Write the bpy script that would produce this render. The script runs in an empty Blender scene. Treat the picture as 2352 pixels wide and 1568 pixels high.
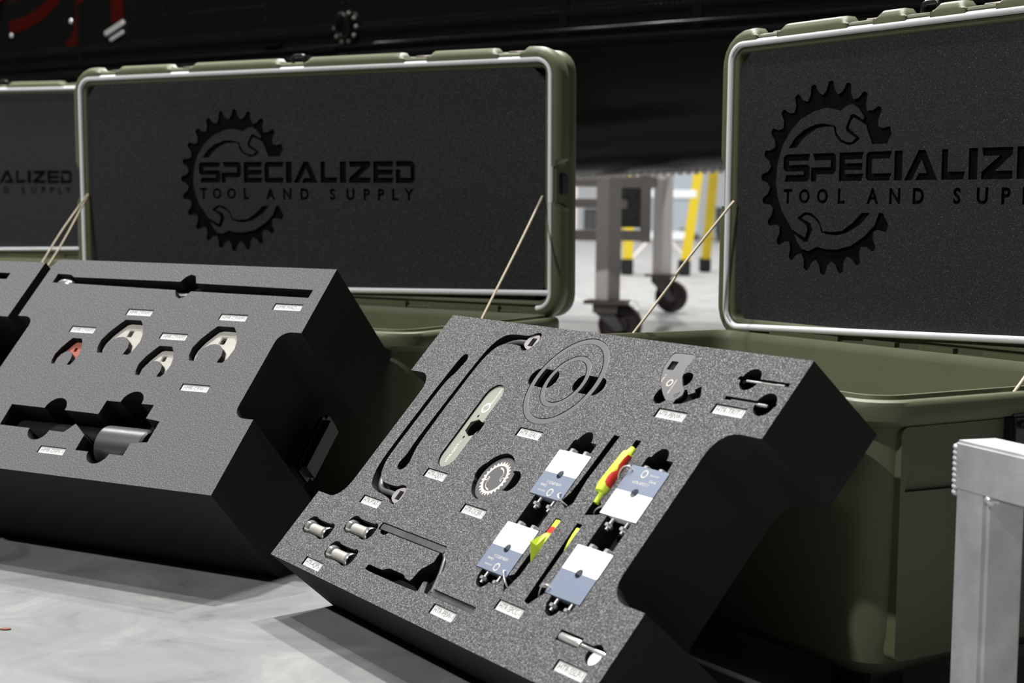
import bpy, bmesh, math, random
import numpy as np
from mathutils import Vector, Matrix, geometry
random.seed(7)
SC = bpy.context.scene
COL = SC.collection

# ------------------------------------------------------------------ camera
F_PX, PITCH, ROLL, HC = 3544.85, 0.083728, 0.013412, 0.53606
cp, sp, cr, sr = math.cos(PITCH), math.sin(PITCH), math.cos(ROLL), math.sin(ROLL)
fw = Vector((0, cp, -sp)); up = Vector((0, sp, cp)); rt = Vector((1, 0, 0))
rx = rt * cr + up * sr; uy = up * cr - rt * sr
cd = bpy.data.cameras.new('camera'); cam = bpy.data.objects.new('camera', cd); COL.objects.link(cam)
cam.matrix_world = Matrix(((rx.x, uy.x, -fw.x, 0), (rx.y, uy.y, -fw.y, 0), (rx.z, uy.z, -fw.z, HC), (0, 0, 0, 1)))
cd.sensor_width = 36; cd.lens = 36 * F_PX / 2352; cd.clip_start = .05; cd.clip_end = 200
cd.dof.use_dof = True; cd.dof.focus_distance = 1.98; cd.dof.aperture_fstop = 7.0
SC.camera = cam
# ------------------------------------------------------------------ light
SC.view_settings.view_transform = 'Standard'; SC.view_settings.look = 'None'
SC.view_settings.exposure = 0.0; SC.view_settings.gamma = 1.0; SC.view_settings.use_curve_mapping = False
W = bpy.data.worlds.new('hangar_air'); SC.world = W; W.use_nodes = True
bg = W.node_tree.nodes['Background']; bg.inputs[0].default_value = (1, .98, .92, 1); bg.inputs[1].default_value = .012
def lamp(x, y, z, p, s=.45, c=(1, .985, .96)):
    l = bpy.data.lights.new('bay_or_fill_lamp', 'AREA'); l.shape = 'DISK'; l.size = s; l.energy = p; l.color = c
    o = bpy.data.objects.new('bay_or_fill_lamp', l); COL.objects.link(o); o.location = (x, y, z)
lamp(-1.0, 4.1, 9, 900)
lamp(-3.2, 3.4, 9, 330)  # added fill lamp, splits the floor shadows into more bands
lamp(.6, 9.0, 9, 430)  # second added fill, farther back, for the same shadow bands
lamp(1.9, 6.6, 9, 700)
lamp(-7.3, -2.8, 9, 1200)
for x, y, p in ((-6.5, 10, 300), (1, 16, 1200), (8, 16, 900), (-2, 26, 1400), (9, 26, 1400)): lamp(x, y, 9, p)  # first is unseen fill added for the aluminium frame; the rest brighten the far floor

# ------------------------------------------------------------------ materials
MATS = {}
def mat(name, col, rough=.5, metal=0., noise=None, bump=None, coat=0., spec=None, sheen=0):
    if name in MATS: return MATS[name]
    m = bpy.data.materials.new(name); m.use_nodes = True; MATS[name] = m
    nt = m.node_tree; b = nt.nodes['Principled BSDF']
    b.inputs['Base Color'].default_value = (*col, 1); b.inputs['Roughness'].default_value = rough; b.inputs['Metallic'].default_value = metal
    if spec is not None: b.inputs['Specular IOR Level'].default_value = spec
    b.inputs['Coat Weight'].default_value = coat; b.inputs['Coat Roughness'].default_value = .03
    tc = nt.nodes.new('ShaderNodeTexCoord')
    if noise:
        sc, det, stops = noise[:3]; src = noise[3] if len(noise) > 3 else 'Object'
        n = nt.nodes.new('ShaderNodeTexNoise'); n.inputs['Scale'].default_value = sc; n.inputs['Detail'].default_value = det
        nt.links.new(tc.outputs[src], n.inputs['Vector'])
        r = nt.nodes.new('ShaderNodeValToRGB'); nt.links.new(n.outputs['Fac'], r.inputs[0])
        e = r.color_ramp.elements
        e[0].position = stops[0][0]; e[0].color = (*stops[0][1], 1); e[1].position = stops[-1][0]; e[1].color = (*stops[-1][1], 1)
        for p, c in stops[1:-1]:
            q = e.new(p); q.color = (*c, 1)
        nt.links.new(r.outputs[0], b.inputs['Base Color'])
    if bump:
        n = nt.nodes.new('ShaderNodeTexNoise'); n.inputs['Scale'].default_value = bump[0]; n.inputs['Detail'].default_value = 3
        nt.links.new(tc.outputs['Object'], n.inputs['Vector'])
        bp = nt.nodes.new('ShaderNodeBump'); bp.inputs['Strength'].default_value = bump[1]; bp.inputs['Distance'].default_value = bump[2]
        nt.links.new(n.outputs['Fac'], bp.inputs['Height']); nt.links.new(bp.outputs[0], b.inputs['Normal'])
    return m
def g3(v, t=(1, 1, 1)): return tuple(v * k for k in t)
FOAM = mat('grey_foam', (.1, .1, .1), .78, noise=(720, 2.5, ((.30, g3(.034)), (.46, g3(.086, (1, .985, 1.02))), (.58, g3(.155, (1, .985, 1.02))), (.72, g3(.46)))), bump=(700, .5, .0009), spec=.12)
FOAM2 = mat('light_grey_foam', (.2, .2, .2), .8, noise=(560, 2.5, ((.30, g3(.07)), (.47, g3(.115, (1, .97, 1.03))), (.6, g3(.155, (1, .98, 1.02))), (.74, g3(.29)))), bump=(520, .45, .0010), spec=.12)
FSHADE = mat('shaded_foam_body', (.03, .03, .029), .95, bump=(700, .5, .001), spec=.2)  # tray sides and back: foam colour darkened to hold their shade
FCUT = mat('darker_cut_foam', (.022, .022, .022), .95, bump=(700, .5, .001), spec=.15)  # pocket walls and floors, darker than the tray face
LFOAM = mat('lid_foam', (.04, .04, .042), .9, noise=(680, 2.5, ((.32, g3(.018, (1, 1, 1.12))), (.5, g3(.030, (1, 1, 1.12))), (.66, g3(.044, (1, 1, 1.05))), (.79, g3(.30)))), bump=(560, .5, .001), spec=.12)
LCUT = mat('lid_black_foam', (.0042, .005, .0042), .95, spec=.06)
OLIVE = mat('olive_plastic', (.115, .122, .068), .45, noise=(9, 3, ((.3, (.108, .116, .068)), (.7, (.122, .130, .080)))), bump=(900, .12, .0004), spec=.22)
GASK = mat('white_gasket', (.82, .84, .87), .35)
BLKP = mat('black_plastic', (.012, .012, .013), .3)
CARD = mat('white_card', (.66, .68, .67), .5)
INK = mat('black_ink', (.03, .03, .032), .6)
OXID = mat('grey_oxide_steel', (.16, .16, .165), .42, .55, noise=(60, 3, ((.3, g3(.13)), (.7, g3(.2)))))
BLKST = mat('blackened_steel', (.16, .155, .16), .35, .4)
ALU = mat('brushed_aluminium', (.62, .63, .645), .45, .4, noise=(22, 5, ((.25, (.48, .49, .5)), (.55, (.62, .63, .64)), (.8, (.74, .745, .75)))), bump=(120, .12, .002))
ALUB = mat('milled_aluminium', (.255, .295, .39), .42, .3, bump=(400, .1, .0005))
KHAKI = mat('khaki_anodised_plate', (.42, .43, .37), .4, .35)
PGREY = mat('grey_coated_plate', (.17, .165, .17), .4, .35)
ETCH = mat('cream_etching', (.72, .68, .6), .5)
WHITEP = mat('white_nylon', (.9, .9, .9), .35)
CHROME = mat('chrome', (.9, .91, .9), .16, .8)
ZINC = mat('zinc_plated_steel', (.78, .78, .77), .28, .65)
DSOCK = mat('dark_polished_steel', (.17, .17, .18), .36, .8)
DRIVE = mat('black_oxide_steel', (.02, .02, .022), .4, .3)
HEADM = mat('worn_grey_steel', (.36, .345, .345), .45, .2)
SBODY = mat('frosted_steel', (.55, .54, .49), .45, .4)
NICK = mat('satin_nickel', (.66, .64, .58), .36, .35)
REDT = mat('red_coated_tool', (.52, .17, .13), .35, .2)
RUBB = mat('grey_black_rubber', (.13, .125, .135), .55)
YEL = mat('neon_yellow_fabric', (.72, .95, .06), .55)
REDF = mat('red_print', (.72, .035, .02), .55)
CORD = mat('cream_cord', (.62, .56, .42), .7, bump=(1500, .6, .001))
FLOORM = mat('sealed_concrete', (.4, .4, .4), .45, noise=(5.5, 14, ((.32, (.135, .143, .147)), (.44, (.20, .207, .210)), (.54, (.232, .236, .238)), (.68, (.30, .30, .298)))), bump=(30, .05, .002), spec=.35)
_n = FLOORM.node_tree; _k = [q for q in _n.nodes if q.type == 'TEX_NOISE'][0]; _k.inputs['Roughness'].default_value = .68; _k.inputs['Distortion'].default_value = .8
JOINT = mat('dark_floor_joint', (.12, .12, .12), .8)
HULL = mat('gloss_black_paint', (.004, .0045, .004), .2, spec=.12, bump=(3, .1, .02))
HULLR = mat('dull_red_paint', (.032, .003, .002), .2, spec=.2)
ORANGE = mat('bright_red_orange_cover', (.9, .08, .01), .5)
GREYAL = mat('dull_grey_aluminium', (.78, .72, .70), .5, .1)
DSTEEL = mat('dirty_steel', (.16, .14, .12), .5, .6)
TYRE = mat('maroon_black_tyre', (.05, .03, .035), .5)
LYEL = mat('yellow_fibreglass', (.60, .45, .012), .4)
WALLM = mat('hangar_wall_paint', (.52, .54, .56), .7)
BLUEG = mat('blue_grey_cabinet', (.36, .41, .46), .5)
DARKEQ = mat('dark_equipment', (.03, .032, .035), .6)
BROWN = mat('dry_leaf', (.2, .07, .03), .8)

# ------------------------------------------------------------------ helpers
def obj(name, me, parent=None, mats=(), mw=None, smooth=False, angle=None):
    if len(mats) == 1 and mats[0] is not None: mats = mats * 3
    elif len(mats) == 2: mats = mats + mats[:1]
    o = bpy.data.objects.new(name, me); COL.objects.link(o)
    for m in mats: me.materials.append(m)
    if parent: o.parent = parent
    if mw is not None: o.matrix_local = mw
    if smooth:
        for p in me.polygons: p.use_smooth = True
        if angle: me.set_sharp_from_angle(angle=math.radians(angle))
    return o
def empty(name, mw=None, parent=None):
    o = bpy.data.objects.new(name, None); COL.objects.link(o); o.empty_display_size = .02
    if mw is not None: o.matrix_world = mw
    return o
def tag(o, label, cat, group=None, kind=None):
    o['label'] = label; o['category'] = cat
    if group: o['group'] = group
    if kind: o['kind'] = kind
    return o
def struct(o): o['kind'] = 'structure'; return o
def frombm(bm, recalc=True):
    if recalc: bmesh.ops.recalc_face_normals(bm, faces=bm.faces)
    me = bpy.data.meshes.new('mesh'); bm.to_mesh(me); bm.free(); return me
MM = .001
# 2D shapes, in millimetres
def rrect(x0, y0, x1, y1, r=0, n=5):
    if r <= 0: return [(x0, y0), (x1, y0), (x1, y1), (x0, y1)]
    P = []
    for cx, cy, a in ((x1 - r, y0 + r, -90), (x1 - r, y1 - r, 0), (x0 + r, y1 - r, 90), (x0 + r, y0 + r, 180)):
        for i in range(n + 1):
            t = math.radians(a + 90 * i / n); P.append((cx + r * math.cos(t), cy + r * math.sin(t)))
    return P
def circ(cx, cy, r, n=28, ry=None): return [(cx + r * math.cos(2 * math.pi * i / n), cy + (ry or r) * math.sin(2 * math.pi * i / n)) for i in range(n)]
def soft(P, it=2, q=.22):
    for _ in range(it):
        R = []
        for i in range(len(P)):
            a, b = P[i], P[(i + 1) % len(P)]
            R += [(a[0] + (b[0] - a[0]) * q, a[1] + (b[1] - a[1]) * q), (b[0] - (b[0] - a[0]) * q, b[1] - (b[1] - a[1]) * q)]
        P = R
    return P
def mv(P, dx, dy, s=1, sy=None, rot=0):
    c, n = math.cos(rot), math.sin(rot); sy = sy or s
    return [(dx + (x * s * c - y * sy * n), dy + (x * s * n + y * sy * c)) for x, y in P]
def inside(loop, P):
    L = np.array(loop); x, y = P[:, 0], P[:, 1]; r = np.zeros(len(P), bool)
    for (x0, y0), (x1, y1) in zip(L, np.roll(L, -1, 0)):
        if y0 == y1: continue
        k = (y0 > y) != (y1 > y); r ^= k & (x < (x1 - x0) * (y - y0) / (y1 - y0) + x0)
    return r
def relief(outer, cuts, T):
    """slab of thickness T with straight walled pockets; cuts = [(loops, depth)], even-odd inside one entry"""
    vs, es = [], []
    def addl(L):
        b = len(vs); vs.extend(Vector(q) for q in L); es.extend((b + i, b + (i + 1) % len(L)) for i in range(len(L)))
    addl(outer)
    C = []
    for L, d in cuts:
        if isinstance(L[0][0], (int, float)): L = [L]
        for l in L: addl(l)
        C.append((L, d))
    V, _, Fc = geometry.delaunay_2d_cdt(vs, es, [], 0, 1e-4)[:3]
    Vn = np.array([(v.x, v.y) for v in V]); Fc = [tuple(f) for f in Fc]
    cen = np.array([Vn[list(f)].mean(0) for f in Fc])
    inn = inside(outer, cen); dep = np.zeros(len(Fc))
    for L, d in C:
        k = np.zeros(len(Fc), bool)
        for l in L: k ^= inside(l, cen)
        dep = np.where(k, np.maximum(dep, d), dep)
    h = [None if (not inn[i] or dep[i] >= T) else T - dep[i] for i in range(len(Fc))]
    em = {}
    for i, f in enumerate(Fc):
        for a, b in zip(f, f[1:] + f[:1]): em[(a, b)] = i
    pts, idx, faces, mi = [], {}, [], []
    def vt(i, z):
        k = (i, round(z, 4))
        if k not in idx: idx[k] = len(pts); pts.append((Vn[i][0] * MM, Vn[i][1] * MM, z * MM))
        return idx[k]
    for i, f in enumerate(Fc):
        if h[i] is None: continue
        faces.append([vt(k, h[i]) for k in f]); mi.append(1 if dep[i] > 0 else 0)
        faces.append([vt(k, 0) for k in reversed(f)]); mi.append(2)
        for a, b in zip(f, f[1:] + f[:1]):
            g = em.get((b, a)); hg = None if g is None else h[g]
            lo = 0 if hg is None else hg
            if lo < h[i] - 1e-6:
                out = g is None or not inn[g]
                faces.append([vt(a, lo), vt(b, lo), vt(b, h[i]), vt(a, h[i])]); mi.append(2 if out else 1)
    me = bpy.data.meshes.new('mesh'); me.from_pydata(pts, [], faces)
    for p, k in zip(me.polygons, mi): p.material_index = k
    me.validate(); return me
def plate(P, T, holes=()): return relief(P, [(hh, T + 1) for hh in holes], T)
def tubem(path, r, n=10, caps=True, taper=None):
    path = [Vector(q) for q in path]; bm = bmesh.new(); rings = []
    up0 = Vector((0, 0, 1)); prev = None
    for i, q in enumerate(path):
        t = (path[min(i + 1, len(path) - 1)] - path[max(i - 1, 0)]).normalized()
        s = t.cross(up0 if prev is None else prev)
        if s.length < 1e-4: s = t.cross(Vector((1, .3, 0)))
        s.normalize(); w = s.cross(t).normalized(); prev = w
        rr = r if taper is None else taper[i]
        rings.append([bm.verts.new(q + (s * math.cos(2 * math.pi * k / n) + w * math.sin(2 * math.pi * k / n)) * rr) for k in range(n)])
    for A, B in zip(rings, rings[1:]):
        for k in range(n): bm.faces.new((A[k], A[(k + 1) % n], B[(k + 1) % n], B[k]))
    if caps: bm.faces.new(rings[0]); bm.faces.new(rings[-1])
    return frombm(bm)
def spline(P, n=8):
    P = [Vector(q) for q in P]; R = []
    for i in range(len(P) - 1):
        a, b, c, d = P[max(i - 1, 0)], P[i], P[i + 1], P[min(i + 2, len(P) - 1)]
        for k in range(n):
            t = k / n; R.append(.5 * ((2 * b) + (c - a) * t + (2 * a - 5 * b + 4 * c - d) * t * t + (3 * b - a - 3 * c + d) * t ** 3))
    return R + [P[-1]]
def lathem(prof, n=32, axis='x'):
    """prof: (position along the axis, radius); open ends stay open unless the radius is 0"""
    bm = bmesh.new(); rings = []
    for x, r in prof:
        rings.append([bm.verts.new((x, r * math.cos(2 * math.pi * k / n), r * math.sin(2 * math.pi * k / n))) for k in range(n)])
    for A, B in zip(rings, rings[1:]):
        for k in range(n): bm.faces.new((A[k], A[(k + 1) % n], B[(k + 1) % n], B[k]))
    bmesh.ops.remove_doubles(bm, verts=bm.verts, dist=1e-6)
    if axis == 'z': bmesh.ops.rotate(bm, verts=bm.verts, matrix=Matrix.Rotation(-math.pi / 2, 3, 'Y'))
    if axis == 'y': bmesh.ops.rotate(bm, verts=bm.verts, matrix=Matrix.Rotation(math.pi / 2, 3, 'Z'))
    return frombm(bm)
def addbox(bm, x0, y0, z0, x1, y1, z1, bev=0, M=None):
    r = bmesh.ops.create_cube(bm, size=1); vv = r['verts']
    for v in vv: v.co = Vector(((x0 + x1) / 2 + v.co.x * (x1 - x0), (y0 + y1) / 2 + v.co.y * (y1 - y0), (z0 + z1) / 2 + v.co.z * (z1 - z0)))
    if bev:
        ed = list({e for v in vv for e in v.link_edges}); rb = bmesh.ops.bevel(bm, geom=ed, offset=bev, segments=2, affect='EDGES'); vv = list({v for f in rb['faces'] for v in f.verts} | {v for v in vv if v.is_valid})
    if M is not None: bmesh.ops.transform(bm, matrix=M, verts=vv)
    return vv
def boxm(x0, y0, z0, x1, y1, z1, bev=0):
    bm = bmesh.new(); addbox(bm, x0, y0, z0, x1, y1, z1, bev); return frombm(bm)
def joinm(*ms):
    bm = bmesh.new()
    for m in ms:
        if isinstance(m, tuple): m, M = m; m.transform(M)
        bm.from_mesh(m); bpy.data.meshes.remove(m)
    me = bpy.data.meshes.new('mesh'); bm.to_mesh(me); bm.free(); return me
def tr(x, y, z=0, rz=0): return Matrix.Translation((x * MM, y * MM, z * MM)) @ Matrix.Rotation(rz, 4, 'Z')
DG = None
def textm(s, size, ext=.00015, align='CENTER', space=1., fill=True, off=0.):
    c = bpy.data.curves.new('t', 'FONT'); c.body = s; c.size = size; c.align_x = align; c.align_y = 'CENTER'; c.space_character = space
    c.resolution_u = 3; c.offset = off
    if fill: c.extrude = ext
    else: c.fill_mode = 'NONE'
    o = bpy.data.objects.new('t', c); COL.objects.link(o)
    dg = bpy.context.evaluated_depsgraph_get(); dg.update()
    me = bpy.data.meshes.new_from_object(o.evaluated_get(dg)); bpy.data.objects.remove(o); bpy.data.curves.remove(c)
    me.materials.clear(); return me
def textloops(s, size, space, align='LEFT', bold=0):
    me = textm(s, size, align=align, space=space, fill=False)
    adj = {}
    for e in me.edges:
        a, b = e.vertices; adj.setdefault(a, []).append(b); adj.setdefault(b, []).append(a)
    seen, L = set(), []
    for s0 in adj:
        if s0 in seen: continue
        lp, cur, pv = [], s0, None
        while cur not in seen:
            seen.add(cur); lp.append((me.vertices[cur].co.x, me.vertices[cur].co.y))
            nx = [q for q in adj[cur] if q != pv and q not in seen]; pv = cur
            if nx: cur = nx[0]
        if len(lp) > 2: L.append(lp)
    bpy.data.meshes.remove(me)
    if bold:
        ar = [sum(p[0] * q[1] - q[0] * p[1] for p, q in zip(l, l[1:] + l[:1])) for l in L]; big = max(ar, key=abs); sg = 1 if big > 0 else -1
        # loops may run either way: holes are made to run against the outer loop first
        for k, l in enumerate(L):
            hole = sum(bool(inside(m, np.array([l[0]]))[0]) for m in L if m is not l) % 2 == 1
            if (ar[k] > 0) == hole: l.reverse()
        R_ = []
        for l in L:
            o = []
            for i, p in enumerate(l):
                a, b = l[i - 1], l[(i + 1) % len(l)]; d1 = Vector((p[0] - a[0], p[1] - a[1])); d2 = Vector((b[0] - p[0], b[1] - p[1]))
                if d1.length < 1e-9 or d2.length < 1e-9: o.append(p); continue
                d1.normalize(); d2.normalize(); n1 = Vector((d1.y, -d1.x)); n2 = Vector((d2.y, -d2.x)); n = (n1 + n2)
                n = n / max(.35, n.dot(n1)) if n.length > 1e-6 else n1
                o.append((p[0] + n.x * bold, p[1] + n.y * bold))
            R_.append(o)
        return R_
    return L

# ------------------------------------------------------------------ emblem (mm, centred on the gear)
def teeth(a0, n, step, rt_, rv):
    P = []
    for k in range(n):
        a = math.radians(a0 + step * k)
        for da, r in ((-7.2, rv), (-3.8, rv + .3 * (rt_ - rv)), (-1.9, rt_ - 1.5), (0, rt_), (1.9, rt_ - 1.5), (3.8, rv + .3 * (rt_ - rv)), (7.2, rv)):
            t = a + math.radians(da * step / 15); P.append((r * math.cos(t), r * math.sin(t)))
    return P
RING = [(118, 47), (127, 62)] + teeth(28.7, 21, 15, 145, 125)[4:-3] + [(126, -68), (115, -51), (107, -51), (99, -69), (80, -85), (52, -100), (23, -106), (1, -106), (-17, -103), (-23, -105), (-36, -110), (-50, -107), (-60, -97), (-66, -87), (-75, -74), (-96, -50), (-106, -28), (-111, -6), (-108, 25), (-98, 51), (-80, 74), (-59, 90), (-29, 101), (-7, 105), (8, 103), (25, 99), (37, 106), (48, 108), (61, 101), (71, 90), (76, 80), (78, 73), (84, 60), (90, 48), (116, 48)]
SW1 = [(-85, 47), (-70, 63), (-51, 74), (-28, 81), (-10, 82), (15, 77), (18, 67), (26, 58), (37, 53), (49, 52), (57, 58), (38, 68), (36, 74), (42, 86), (46, 93), (53, 93), (71, 84), (74, 90), (78, 84), (76, 76), (69, 80), (52, 88), (46, 83), (42, 73), (66, 57), (55, 50), (42, 48), (26, 53), (15, 63), (11, 76), (-6, 77), (-24, 75), (-46, 65), (-59, 56), (-67, 47)]
SW2 = [(73, -51), (90, -51), (71, -68), (44, -81), (23, -85), (5, -84), (-9, -81), (-13, -70), (-23, -61), (-35, -56), (-43, -55), (-52, -60), (-32, -68), (-28, -77), (-38, -96), (-46, -96), (-71, -83), (-71, -78), (-44, -90), (-39, -79), (-41, -71), (-62, -60), (-46, -51), (-31, -52), (-14, -63), (-6, -79), (15, -80), (34, -78), (55, -66)]
GL = {'S': [(.05, 0), (.9, 0), (1, .1), (1, .52), (.9, .61), (.22, .61), (.22, .75), (.95, .75), (1, 1), (.1, 1), (0, .9), (0, .47), (.1, .37), (.78, .37), (.78, .25), (.12, .25)],
      'P': [(0, 0), (.22, 0), (.22, .25), (.9, .25), (1, .36), (1, .9), (.9, 1), (.05, 1), (.15, .75), (.79, .75), (.79, .5), (0, .5)],
      'E': [(0, 0), (.93, 0), (1, .25), (.24, .25), (.24, .38), (.93, .38), (.97, .62), (.24, .62), (.24, .75), (.93, .75), (1, 1), (0, 1)],
      'C': [(.1, 0), (.92, 0), (1, .25), (.24, .25), (.24, .75), (.92, .75), (1, 1), (.1, 1), (0, .9), (0, .1)],
      'I': [(0, 0), (1, 0), (1, 1), (0, 1)],
      'A': [(0, 0), (.42, 1), (.62, 1), (1, 0), (.34, 0), (.44, .23), (.68, .23), (.52, .68), (.23, 0)],
      'L': [(0, 0), (.93, 0), (1, .26), (.26, .26), (.26, 1), (0, 1)],
      'Z': [(0, 0), (1, 0), (1, .26), (.44, .26), (1, .78), (1, 1), (0, 1), (.05, .74), (.58, .74), (0, .23)],
      'D': [(0, 0), (.85, 0), (1, .15), (1, .85), (.85, 1), (0, 1), (.05, .75), (.78, .75), (.78, .25), (.24, .25), (.24, .62), (0, .62)]}
WORD = (('S', -95, -37), ('P', -34, 18), ('E', 25, 74), ('C', 79, 129), ('I', 134, 149), ('A', 153, 214), ('L', 221, 262), ('I', 268, 283), ('Z', 290, 341), ('E', 348, 396), ('D', 401, 445))
def emblem_word(): return [[(a + (b - a) * x, -4.5 + 42 * y) for x, y in GL[c]] for c, a, b in WORD]

# ------------------------------------------------------------------ setting
fl = obj('floor', boxm(-40, -12, -.3, 40, 40, 0), mats=(FLOORM,)); struct(fl)
jt = obj('trim_1', boxm(-30, 7.6, 0.0002, 30, 7.63, .0012), mats=(JOINT,)); struct(jt)
wb = obj('wall_back', boxm(-40, 38, 0, 40, 38.3, 11), mats=(WALLM,)); struct(wb)
tag(obj('dry_leaf', plate(soft([(0, 0), (9, -3), (16, 1), (12, 6), (4, 5)]), 1.5), mats=(BROWN,), mw=Matrix.Translation((-.645, 1.917, 0))), 'tiny brown dry leaf on the bare grey floor at the left', 'leaf')
exec_parts = []

# ------------------------------------------------------------------ foam trays
def tray_frame(x, y, yaw, tilt, D):
    u = Vector((math.cos(yaw), -math.sin(yaw), 0)); n = Vector((math.sin(yaw), math.cos(yaw), 0)); z = Vector((0, 0, 1))
    v = z * math.cos(tilt) + n * math.sin(tilt); f = z * math.sin(tilt) - n * math.cos(tilt)
    B = Matrix(((u.x, v.x, f.x, x), (u.y, v.y, f.y, y), (u.z, v.z, f.z, 0), (0, 0, 0, 1)))
    return B, B @ Matrix.Translation((0, 0, D * MM))
CARD_D = 2.6
def lab(a, b, w=50, h=12.5): return (rrect(a - w / 2, b - h / 2, a + w / 2, b + h / 2), CARD_D)

# ---- tray in front of the right case
TRB, TRF = tray_frame(-.23868847, 2.06087995, 1.01016526, .72530533, 121.8)
LABR = (('HTR-SEAL-1', 358, 261.5, 'below the two concentric rings'), ('HTR-TRIT-1', 655.5, 340, 'below the two thin pins by the top right corner'), ('HTR-PBNW-1', 574, 322.5, 'below the hooked grey wrench'),
        ('HTR-SSLP-1', 679.5, 25, 'below the stepped steel pin'), ('HTR-SPCC-1', 534.5, 57.5, 'below the four white and silver clamps'), ('HTR-PBW-1', 433, 24.5, 'below the bent Z-shaped bar'),
        ('HTR-QDT-1', 234, 177, 'below the rounded khaki plate'), ('HTR-PTAT-1', 139, 116, 'below the bottom end of the long bent wrench'), ('HTR-OCBR-1', 358.5, 147.5, 'below the grey disc with gear etching'), ('HTR-4QPS-1', 114, 12, 'below the three chrome sockets'))
def tray_outline(Wd, L, b0, b1, dl, r, rt_=0):
    def nt(x, s):
        P = []
        for i in range(7): t = math.radians(15 * i); P.append((x + s * (dl - r + r * math.sin(t)), b0 + r - r * math.cos(t)))
        for i in range(7): t = math.radians(15 * i); P.append((x + s * (dl - r + r * math.cos(t)), b1 - r + r * math.sin(t)))
        return [(x, b0)] + P + [(x, b1)]
    return [(0, 0), (Wd, 0)] + nt(Wd, -1) + [(Wd, L), (rt_, L)] + ([(rt_ * .3, L - 2), (0, L - rt_)] if rt_ else []) + nt(0, 1)[::-1]
SLB = soft([(240, 404), (228, 404), (217, 397), (178, 397), (162, 393), (150, 382), (144, 364), (141, 330), (139, 262), (138, 213), (141, 192), (137, 180), (140, 171), (150, 168), (158, 173), (160, 182), (155, 194), (150, 208), (148, 262), (149, 320), (151, 350), (157, 367), (166, 377), (180, 381), (212, 381), (217, 376), (226, 373), (238, 380), (244, 392)], 2)
SLA = soft([(100, 355), (97, 344), (96, 322), (94, 290), (93.5, 233), (93.5, 185), (97, 161), (105, 146), (112, 138), (130, 132), (172, 129), (183, 123), (192, 122), (200, 130), (200, 143), (192, 151), (181, 151), (172, 146), (134, 146), (121, 152), (112, 161), (105, 176), (103.5, 190), (103.5, 233), (104, 290), (106, 312), (112, 322), (115, 336), (117, 347), (111, 355)], 2)
QD0 = (232.5, 254.5)
def stad(x0, y0, x1, y1, n=12):
    r = (x1 - x0) / 2; cx = (x0 + x1) / 2
    return [(cx + r * math.cos(math.pi * i / n), y1 - r + r * math.sin(math.pi * i / n)) for i in range(n + 1)] + [(cx + r * math.cos(math.pi + math.pi * i / n), y0 + r + r * math.sin(math.pi + math.pi * i / n)) for i in range(n + 1)]
def capsule(x0, y0, x1, y1, n=10): return [(b, a) for a, b in stad(y0, x0, y1, x1, n)]
PBN = soft([(510, 402), (551, 403), (548, 386), (551, 372), (560, 362), (569, 356), (571, 349), (563, 340), (549, 340), (536, 349), (518, 366), (510, 382)], 2, .13)
def sock_cut(cx, cy): return soft([(cx - 36, cy - 7), (cx - 35, cy + 7), (cx - 29, cy + 14), (cx - 18, cy + 15), (cx - 13, cy + 12.5), (cx + 24, cy + 12.5), (cx + 30, cy + 15), (cx + 38, cy + 12), (cx + 39, cy - 2), (cx + 32, cy - 11), (cx + 18, cy - 12), (cx + 12, cy - 10), (cx - 14, cy - 10), (cx - 24, cy - 12)], 1)
SOCK = ((64, 56.5), (158, 77.5), (157, 37.5))
CL = ((435, 190, 497, 251), (570.5, 190.5, 634, 254), (434, 88, 496.5, 149.5), (571, 88.5, 634, 150))
cutsR = [(SLB, 16), (SLA, 16), (stad(213.5, 189.5, 251.5, 319), 4), (circ(240, 252, 14), 22), (rrect(246, 244, 258, 262, 3), 10),
         ([circ(355, 341, 65.6, 48), circ(355, 341, 56.4, 48)], 5), ([circ(355, 340.5, 39.4, 40), circ(355, 340.5, 31.4, 40)], 5),
         (capsule(280, 326, 338, 353), 30), (capsule(374, 328, 434, 354), 30),
         (circ(348.5, 196.5, 33, 40), 24), (circ(325, 198, 14), 26), (circ(388, 197, 14.5), 26),
         (PBN, 3), (circ(540, 345, 12), 18), (capsule(549, 360, 570, 379), 18), ([(566, 336), (566, 356), (573, 357), (580, 351), (588, 355), (585, 359), (592, 364), (597, 357), (602, 350), (578, 338)], 8),
         (circ(656.5, 381.5, 14), 22), (rrect(638, 379.3, 716, 384), 7), (circ(700.5, 354.5, 14.5), 22), (rrect(638, 353, 716.5, 357.3), 7),
         ([(631, 59.5), (670, 59.5), (670, 56.5), (711, 56.5), (711, 50), (669, 50), (669, 47.5), (631, 47.5)], 12), (circ(697.5, 48.5, 11.5), 14)]
for x0, y0, x1, y1 in CL: cutsR.append((rrect(x0 - .8, y0 - .8, x1 + .8, y1 + .8, 1), 14))
for x0, x1, d in ((447, 491, 0), (584, 628, 0)):
    cutsR += [(rrect(x0, 76, x1, 268, 3), 26), (soft([(x0 + 4, 256), (x0 + 6, 272), (x0 + 14, 281), (x0 + 24, 281), (x0 + 32, 272), (x0 + 32, 256)], 2), 28), (soft([(x0 + 1, 92), (x0 + 1, 76), (x0 + 7, 68), (x0 + 18, 66), (x0 + 27, 74), (x0 + 27, 92)], 2), 28)]
cutsR += [([(508, 284), (519, 284), (515, 222), (519, 192), (512, 184), (497, 190), (503, 203), (505, 222)], 24), ([(548, 284), (558, 284), (556, 206), (573, 192), (571, 188), (549, 183)], 24),
          ([(508, 170), (519, 170), (515, 96), (507, 72), (500, 79), (496, 90), (505, 95)], 24), ([(547, 172), (557, 172), (556, 92), (573, 93), (571, 87), (558, 70), (549, 71)], 24)]
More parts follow.
